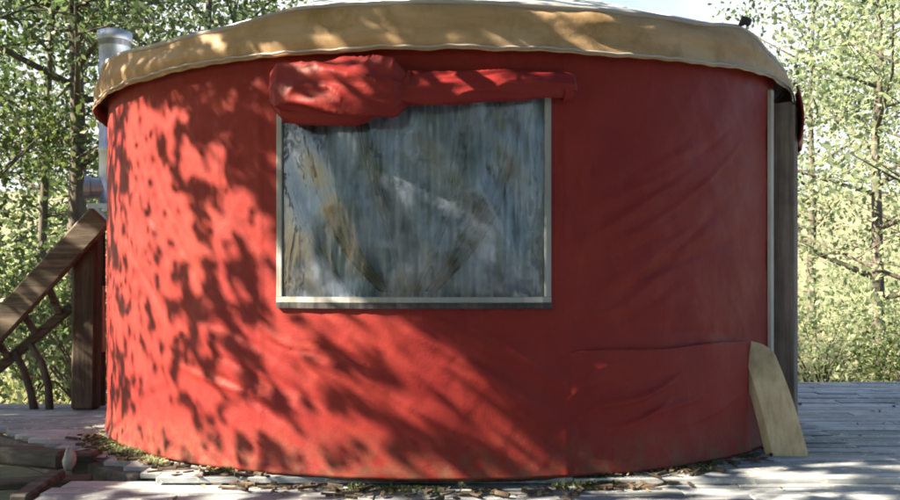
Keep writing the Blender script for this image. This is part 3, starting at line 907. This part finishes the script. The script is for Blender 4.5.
def make_tree(name, label, cat, base, H, crown, nleaf, lsize, lmat, tr=.12, bark='bark', seed=0, lean=(0, 0), cb=.3, group=None, nlimb=16, spread=.5, dens_top=1.0, forks=True, limb_up=.35):
    rs_ = np.random.RandomState(seed); rnd = random.Random(seed); lsize *= .68; nleaf = int(nleaf*1.4)
    base = Vector(base); root = empty(name, base); tag(root, label, cat, group)
    mb = MB(); pts = []
    for k in range(8):
        t = k/7; pts.append(base + Vector((lean[0]*t*H + rnd.uniform(-.012, .012)*H*t, lean[1]*t*H + rnd.uniform(-.012, .012)*H*t, -.15+t*(H+.15))))
    rad = [tr*(1.25 if k == 0 else 1)*(1-.82*k/7) for k in range(8)]
    mb.tube(pts, rad, 10, .06, seed=seed)
    def at_t(t):
        f = t*7; i = min(6, int(f)); return pts[i].lerp(pts[i+1], f-i)
    cl = []
    for k in range(nlimb):
        t = cb + (1-cb)*(k+.5)/nlimb + rnd.uniform(-.03, .03); t = min(.98, max(.1, t))
        o = at_t(t); an = k*2.399 + rnd.uniform(-.4, .4)
        L = crown*(1.15 - .75*abs((t-cb)/(1-cb)-.35))*rnd.uniform(.7, 1.1)
        dr = Vector((math.cos(an), math.sin(an), rnd.uniform(limb_up-.2, limb_up+.3)))
        p1 = o + dr*L*.5; p2 = o + dr*L + Vector((rnd.uniform(-.1, .1), rnd.uniform(-.1, .1), .05))*L
        r0 = tr*(1-.8*t)*.55
        mb.tube([o, p1, p2], [r0, r0*.6, r0*.2], 6, .05, seed=k)
        cl += [(p1, .6), (p2, 1.0), (p1.lerp(p2, .5), .8)]
        for q in range(3 if forks else 1):
            s_ = o.lerp(p2, rnd.uniform(.3, .9)); d2 = Vector((rnd.uniform(-1, 1), rnd.uniform(-1, 1), rnd.uniform(-.3, .7))).normalized()*L*.45
            mb.tube([s_, s_+d2*.5+Vector((0, 0, .03)), s_+d2], [r0*.35, r0*.22, r0*.08], 5)
            cl += [(s_+d2, .9), (s_+d2*.6, .5)]
    mb.build('trunk', M[bark], root, smooth=True)
    w = np.array([c[1] for c in cl]); w /= w.sum()
    idx = rs_.choice(len(cl), nleaf, p=w)
    cc = np.array([list(c[0]) for c in cl]); rad_c = rs_.uniform(.5, 1.3, len(cl))*spread
    off = rs_.normal(size=(nleaf, 3))*.5; off[:, 2] *= .7
    C = cc[idx] + off*rad_c[idx][:, None]
    v, f = leaf_mesh(C, lsize*rs_.uniform(.6, 1.35, nleaf), rs_)
    mesh_obj('crown', v, f, M[lmat], root, smooth=False)
    return root

# ---- the tree whose shade dapples the yurt: it stands left of the camera, outside the picture
rsG = np.random.RandomState(77)
def shade_prob(x, y):
    """how densely the leaves must cover a place of the wall, from where the photo shows sun and shade"""
    # boundary of the sunny part: y grows with x
    line = np.interp(x, [100, 120, 165, 200, 240, 275, 330, 400, 470, 540, 600], [105, 98, 102, 140, 185, 235, 290, 322, 350, 385, 520])
    d = (y - line) + 26*fnoise(x*.045+3, y*.045, 3)
    p = np.where(d > 0, np.interp(x, [100, 118, 135, 240, 300, 380, 450, 560, 600], [.6, .32, .02, .06, .16, .27, .36, .62, 1]), 1.0)
    p = np.where((x > 180) & (x < 260) & (y > 260) & (y < 370), .36, p)     # darker knot
    p = np.where((x > 270) & (x < 410) & (y > 50) & (y < 128), .55, p)     # roll bundle
    p = np.where((x > 90) & (x < 300) & (y < 100), .95, p)                # valance
    for (hx_, hy_, a_, b_) in ((445, 165, 75, 52), (500, 225, 45, 36), (360, 100, 70, 20), (305, 85, 30, 22)):
        p = np.where(((x-hx_)/a_)**2 + ((y-hy_)/b_)**2 < 1, .20, p)
    p = np.where((x > 120) & (x < 215) & (y > 300) & (y < 350) & (d > 0), .35, p)
    return p
pts = []
# low-frequency clumps so that dapples come in patches
def clump(u, z, f=2.6): return fnoise(u*f+3, z*f+8, 3)
NW = 74000
ph_s = rsG.uniform(RAD(-105), RAD(22), NW); z_s = rsG.uniform(-.1, 2.6, NW)
x_s = np.where(ph_s > RAD(-69), x_of(np.clip(ph_s, RAD(-69), RAD(69))), 104); y_s = y_of(z_s, np.clip(ph_s, RAD(-69), RAD(69)))
p = shade_prob(x_s, y_s)
face = np.clip(np.sin(np.radians(90)-np.abs(ph_s - RAD(-SUN_AZ))), .12, 1)     # area seen from the sun
W0 = np.stack([YC.x + R*np.sin(ph_s), YC.y - R*np.cos(ph_s), z_s], -1)
e1 = np.array(S.cross(Vector((0, 0, 1))).normalized()); e2 = np.cross(np.array(S), e1)
ca, cb_ = W0 @ e1, W0 @ e2
c = .6*vnoise(ca*3.2+1, cb_*3.2+7) + .7*vnoise(ca*8+31, cb_*8+3) + 1.0*vnoise(ca*19+5, cb_*14+50) + .9*vnoise(ca*36+5, cb_*26+50)
th = np.where(p > .94, np.where(p > .97, 2.0, 1.15), (p-.5)*1.9)
keep = ((c < th) | (rsG.rand(NW) < .025)) & (rsG.rand(NW) < face*1.0)
W = np.stack([YC.x + R*np.sin(ph_s), YC.y - R*np.cos(ph_s), z_s], -1)[keep]
t_s = np.where(ph_s[keep] < RAD(-22), rsG.uniform(3.0, 5.6, len(W)), rsG.uniform(3.4, 6.2, len(W)))
LW = W + np.array(S)*t_s[:, None]
# deck shade, with a few openings that let sun reach the boards
ND = 17000
dx = rsG.uniform(-5.0, 7.0, ND); dy = rsG.uniform(.5, 10.5, ND)
def hole(cx, cy, rx, ry): return ((dx-cx)/rx)**2 + ((dy-cy)/ry)**2 < 1
def on_deck(x, y): Yd = 1.05*FPX/(y-280); return ((x-450)/FPX*Yd, Yd)
hx = [(*on_deck(160, 487), .40, .17), (*on_deck(225, 492), .25, .10), (*on_deck(665, 492), .35, .07), (*on_deck(805, 482), .30, .09), (*on_deck(870, 395), .5, .25)]
ok = np.ones(ND, bool)
for h_ in hx: ok &= ~hole(*h_)
cD = fnoise(dx*1.5, dy*1.5+4, 3)
ok &= cD < .62
dx = np.concatenate([dx, rsG.uniform(-4.4, -1.8, 4200)]); dy = np.concatenate([dy, rsG.uniform(4.4, 8.0, 4200)]); ok = np.concatenate([ok, np.ones(4200, bool)])
ND = len(dx)
inside = np.hypot(dx-YC.x, dy-YC.y) < R+.0
ok &= ~inside
Dp = np.stack([dx, dy, np.full(ND, -.03)], -1)[ok]
t_d = rsG.uniform(4.5, 9.5, len(Dp))
LD = Dp + np.array(S)*t_d[:, None]
# no leaf may block the sunny part of the wall
def blocks(L):
    """first wall hit of the ray from leaf L away from the sun"""
    d = -np.array(S); ox = L[:, 0]-YC.x; oy = L[:, 1]-YC.y
    A = d[0]**2+d[1]**2; B = 2*(ox*d[0]+oy*d[1]); Cq = ox**2+oy**2-R*R
    disc = B*B-4*A*Cq; t = np.where(disc > 0, (-B-np.sqrt(np.maximum(disc, 0)))/(2*A), -1)
    hit = L + d*t[:, None]; phh = np.arctan2(hit[:, 0]-YC.x, YC.y-hit[:, 1])
    on = (disc > 0) & (t > 0) & (hit[:, 2] > -.1) & (hit[:, 2] < 2.5)
    return on, phh, hit[:, 2]
on, phh, zh = blocks(LD)
xx = np.where(phh > RAD(-69), x_of(np.clip(phh, RAD(-69), RAD(69))), 104); yy = y_of(zh, np.clip(phh, RAD(-69), RAD(69)))
LD = LD[~(on & (shade_prob(xx, yy) < .95))]
# keep leaves out of the view of the camera
def offscreen(L): return ~((L[:, 1] > .2) & (np.abs(L[:, 0]) < .56*L[:, 1]+.1) & (L[:, 2]-CAM_Z < .36*L[:, 1]+.1))
LW = LW[offscreen(LW)]; LD = LD[offscreen(LD)]
def shade_tree(label, Lv, base, H, tr, seed, size):
    base = Vector(base); root = empty('shade_tree', base); tag(root, label, 'tree', 'trees standing left of the yurt')
    mb = MB(); top = base + Vector((.3, .2, H)); rnd = random.Random(seed)
    pp = [base.lerp(top, k/7) + Vector((rnd.uniform(-.08, .08), rnd.uniform(-.08, .08), 0)) for k in range(8)]; pp[0].z -= .3
    mb.tube(pp, [tr*(1-.1*k) for k in range(8)], 12, .06)
    sel = np.random.RandomState(seed).choice(len(Lv), min(10, len(Lv)), replace=False)
    for i in sel:
        e = Vector(Lv[i]); k = min(7, max(1, int((e.z - base.z)/H*7)-1)); o = pp[k]
        m_ = o.lerp(e, .5) + Vector((0, 0, .12)); mb.tube([o, m_, e], [.022, .010, .003], 6)
    mb.build('trunk', M['bark'], root, smooth=True)
    rs_ = np.random.RandomState(seed); v, f = leaf_mesh(Lv, size*rs_.uniform(.6, 1.3, len(Lv)), rs_)
    mesh_obj('crown', v, f, M['leaf_mid'], root, smooth=False)
shade_tree('leafy tree left of the yurt whose leaves dapple its wall', LW, (-6.6, 6.1, -.4), 6.5, .16, 3, .064)
shade_tree('tall tree left of the deck that shades its boards', LD, (-5.6, .2, -.4), 6.8, .18, 4, .20)

# ---- background trees
G1 = 'trees behind the yurt on the left'; G2 = 'trees beyond the deck on the right'
T1, T2 = {'group': G1}, {'group': G2, 'bark': 'bark'}
make_tree('tree', 'straight brown tree beside the stovepipe, its trunk rising past the roof', 'tree', P(77, 300, 11.5)-Vector((0, 0, 1.2)), 7.5, 2.2, 5200, .13, 'leaf_mid', tr=.15, seed=21, cb=.40, nlimb=20, spread=.75, **T1)
make_tree('tree', 'dark leafy tree at the far left edge of the picture', 'tree', (-6.3, 10.5, -.5), 6.4, 2.1, 5500, .13, 'leaf_dark', tr=.10, seed=22, cb=.28, spread=.75, **T1)
make_tree('tree', 'thin leaning tree between the stair railing and the brown trunk', 'tree', (-6.0, 13.0, -.4), 7.5, 2.2, 5000, .14, 'leaf_mid', tr=.08, seed=23, cb=.30, lean=(.06, 0), spread=.75, **T1)
make_tree('tree', 'pale green tree whose crown shows over the left of the roof', 'tree', (-3.9, 14.5, -.4), 8.5, 2.7, 6000, .15, 'leaf_mid', tr=.12, seed=24, cb=.40, spread=.8, **T1)
make_tree('tree', 'broad far tree behind the left railing', 'tree', (-10.5, 19, -.2), 9.5, 3.8, 7000, .20, 'leaf_mid', tr=.16, seed=25, cb=.15, spread=1.1, **T1)
make_tree('tree', 'dark far tree standing between the brown trunk and the left picture edge', 'tree', (-7.6, 22, 0), 10.5, 3.8, 6500, .22, 'leaf_dark', tr=.16, seed=26, cb=.15, spread=1.1, **T1)
make_tree('tree', 'yellow green tree with a thin trunk closest to the door side', 'tree', (7.4, 15.6, -1.0), 8.0, 2.6, 5200, .15, 'leaf_pale', tr=.13, seed=31, cb=.22, spread=.8, **T2)
make_tree('tree', 'yellow green tree filling the right edge of the picture', 'tree', (6.3, 11.4, -1.0), 6.3, 1.9, 3600, .12, 'leaf_pale', tr=.09, seed=32, cb=.25, spread=.65, **T2)
make_tree('tree', 'sparse far tree seen just right of the door post', 'tree', (8.2, 20.5, -.8), 8.0, 2.6, 3200, .18, 'leaf_mid', tr=.12, seed=33, cb=.3, spread=.8, **T2)
make_tree('tree', 'distant pale tree farther back on the right', 'tree', (14.5, 27, -.2), 10.0, 4.2, 5200, .25, 'leaf_pale', tr=.18, seed=34, cb=.15, spread=1.2, **T2)
# shrubs
def shrub(label, c, r, h, n, ls, mat, seed, group):
    ls *= .7; n = int(n*1.8); rs_ = np.random.RandomState(seed); root = empty('shrub', c); tag(root, label, 'shrub', group)
    c = Vector(c); mb = MB(); K = 16; cc = []
    for k in range(K):
        an = rs_.uniform(0, 6.28); q = rs_.uniform(.1, 1)**.6; e = c + Vector((math.cos(an)*r*q, math.sin(an)*r*q, h*rs_.uniform(.35, 1)*(1-.4*q)))
        mb.tube([c-Vector((0, 0, .1)), c.lerp(e, .5)+Vector((0, 0, .1)), e], [.02, .012, .004], 5); cc.append(list(e))
    mb.build('stem', M['bark'], root, smooth=True)
    cc = np.array(cc); C = cc[rs_.randint(0, K, n)] + rs_.normal(size=(n, 3))*np.array([r*.28, r*.28, h*.18])
    C[:, 2] = np.maximum(C[:, 2], c.z)
    v, f = leaf_mesh(C, ls*rs_.uniform(.6, 1.3, n), rs_); mesh_obj('foliage', v, f, M[mat], root, smooth=False)
SG = 'shrubs behind the railing on the left'; SG2 = 'shrubs beyond the deck on the right'
shrub('bushy green shrub right behind the stair handrail', (-4.0, 10.0, -.4), 1.0, 1.9, 1500, .11, 'leaf_mid', 1, SG)
shrub('dark shrub at the left edge above the handrail', (-5.3, 11.5, -.4), 1.1, 2.3, 1800, .12, 'leaf_dark', 2, SG)
shrub('pale shrub low behind the branch balusters', (-6.3, 14.5, -.4), 1.5, 2.4, 1600, .14, 'leaf_pale', 3, SG)
shrub('large shrub far behind the brown tree trunk', (-8.5, 17, -.3), 2.2, 3.4, 2400, .16, 'leaf_mid', 4, SG)
shrub('dark low shrub at the right edge just past the deck', (6.6, 13.0, -.8), .9, 1.2, 1100, .10, 'leaf_dark', 5, SG2)
shrub('pale shrub beside the door post beyond the deck', (6.0, 14.6, -.8), 1.2, 2.2, 1500, .13, 'leaf_pale', 6, SG2)
shrub('yellow green shrub far off behind the right deck edge', (9.5, 19, -.8), 2.2, 3.0, 2000, .16, 'leaf_pale', 7, SG2)
# trees behind the camera, mirrored by the window; one added overhead for shade
for k, (x, y, h, cr_, mt, lb) in enumerate([(-4.5, -5, 7, 2.6, 'leaf_mid', 'leafy tree behind the viewer, mirrored in the left part of the window'), (1.2, -7, 8, 3.0, 'leaf_pale', 'pale tree behind the viewer, mirrored in the middle of the window'),
        (6.0, -4.5, 7.5, 2.8, 'leaf_mid', 'leafy tree behind the viewer, mirrored in the right edge of the window'), (-1.8, -10, 10, 3.6, 'leaf_dark', 'tallest tree behind the viewer, mirrored above the curtains'), (9.5, 1.5, 8, 2.8, 'leaf_mid', 'tree standing right of the deck outside the picture'), (2.6, -1.6, 8.2, 4.2, 'leaf_dark', 'unseen wide tree added above the viewer to block sky light')]):
    make_tree('tree', lb, 'tree', (x, y, -.4), h, cr_, 4200 if k < 5 else 15000, .26, mt, tr=.14, seed=50+k, cb=.18 if k < 5 else .62, group='trees on the near side of the yurt', spread=1.0)

for k, (x, y, lb) in enumerate([(-4.5, -6, 'left of the viewer'), (-1.2, -7.5, 'straight behind the viewer'), (2.2, -6.5, 'slightly right of the viewer'), (5.5, -7.5, 'far right of the viewer'), (-8, -9, 'farthest left of the viewer')]):
    shrub('dense shrub mirrored low in the window, ' + lb, (x, y, -.4), 1.9, 2.6, 1500, .2, ['leaf_dark', 'leaf_mid'][k % 2], 30+k, 'shrubs mirrored in the window')
# ------------------------------------------------------------------ litter, moss and grass
rsL = np.random.RandomState(5)
n = 480
ang = rsL.uniform(RAD(-75), RAD(60), n); q = R + .03 + np.abs(rsL.normal(size=n))*.09
C = np.stack([YC.x + q*np.sin(ang), YC.y - q*np.cos(ang), np.full(n, 0.006)], -1)
C2 = np.stack([rsL.uniform(-1.9, 6, 260), rsL.uniform(3.6, 9, 260), np.full(260, -.04)], -1)
C2 = C2[np.hypot(C2[:, 0]-YC.x, C2[:, 1]-YC.y) > R+.1]
C[:, 2] = np.where(C[:, 1] < 4.62, -.038, .0)
v, f = leaf_mesh(np.concatenate([C, C2]), np.concatenate([.035*rsL.uniform(.5, 1.4, len(C)), .05*rsL.uniform(.5, 1.4, len(C2))]), rsL, flat=3.0)
o = mesh_obj('leaf_litter', v, f, M['leaf_litter'], smooth=False); tag(o, 'dry leaf litter gathered at the foot of the wall', 'litter', kind='stuff')
n = 2600
ang = np.concatenate([rsL.uniform(RAD(-62), RAD(-28), n), rsL.uniform(RAD(-28), RAD(5), n//3)]); q = R + .04 + rsL.rand(len(ang))*.09
zz = rsL.uniform(0, .03, len(ang))*np.clip(fnoise(ang*R*4, ang*0+2)+.1, 0, 1.2)
mk = zz > .001; C = np.stack([YC.x + q*np.sin(ang), YC.y - q*np.cos(ang), zz-.01], -1)[mk]
v, f = leaf_mesh(C, .020*rsL.uniform(.5, 1.4, len(C)), rsL)
o = mesh_obj('moss', v, f, M['leaf_pale'], smooth=False); tag(o, 'yellow green moss along the foot of the wall at the left', 'moss', kind='stuff')
n = 9000
gx = rsL.uniform(-9, -1.9, n); gy = rsL.uniform(3.2, 14, n)
m_ = ~((gx > -3.8) & (gy > 5.1)) | (gy > 7.5)
gx, gy = gx[m_], gy[m_]
C = np.stack([gx, gy, gz(gx, gy)+.015], -1)
v, f = leaf_mesh(C, .07*rsL.uniform(.5, 1.5, len(C)), rsL, flat=2.0)
o = mesh_obj('ground_litter', v, f, M['leaf_litter'], smooth=False); tag(o, 'brown fallen leaves scattered on the soil left of the deck', 'litter', kind='stuff')
n = 16000
gx = np.concatenate([rsL.uniform(-14, -3.5, n//2), rsL.uniform(3, 16, n//2)]); gy = rsL.uniform(9.6, 26, n)
h = rsL.uniform(.08, .28, n); z0 = gz(gx, gy); lx = rsL.normal(size=n)*.06; ly = rsL.normal(size=n)*.06; an = rsL.uniform(0, 3.14, n); w = .014
v = np.stack([np.stack([gx-w*np.cos(an), gy-w*np.sin(an), z0], -1), np.stack([gx+w*np.cos(an), gy+w*np.sin(an), z0], -1), np.stack([gx+lx, gy+ly, z0+h], -1)], 1).reshape(-1, 3)
M['grass'] = leaf_mat('dry_grass', [(.13, .16, .07), (.24, .25, .13), (.34, .32, .21)], .4)
o = mesh_obj('grass', v, np.arange(3*n).reshape(n, 3), M['grass'], smooth=False); tag(o, 'dry yellow grass beyond the deck', 'grass', kind='stuff')

n = 190
ang = rsL.uniform(RAD(-66), RAD(50), n); q = R + .05 + np.abs(rsL.normal(size=n))*.10
ch = MB()
for k in range(n):
    x = YC.x + q[k]*math.sin(ang[k]); y = YC.y - q[k]*math.cos(ang[k]); z = -.040 if y < 4.62 else -.008
    a = rsL.uniform(0, 3.14) if rsL.rand() < .5 else rsL.normal()*.25; L = rsL.uniform(.012, .055); w_ = rsL.uniform(.004, .014); t_ = rsL.uniform(.003, .009)
    ch.box((x, y, z+t_), (math.cos(a)*L, math.sin(a)*L, rsL.normal()*.004), (-math.sin(a)*w_, math.cos(a)*w_, 0), (0, 0, t_), .002)
o = ch.build('wood_chips', M['post']); tag(o, 'dark bark chips and splinters along the foot of the wall', 'wood chips', kind='stuff')
n = 4500
ang = rsL.uniform(RAD(-60), RAD(48), n); q = R + .02 + np.abs(rsL.normal(size=n))*.07
kk = fnoise(ang*R*5+9, ang*0+7, 3) > .35
ang, q = ang[kk], q[kk]; yy = YC.y - q*np.cos(ang)
C = np.stack([YC.x + q*np.sin(ang), yy, np.where(yy < 4.62, -.045, -.01) + rsL.uniform(0, .022, len(ang))], -1)
v, f = leaf_mesh(C, .018*rsL.uniform(.5, 1.4, len(C)), rsL)
o = mesh_obj('moss', v, f, M['leaf_dark'], smooth=False); tag(o, 'dark moss tufts in the gap below the wall', 'moss', kind='stuff')
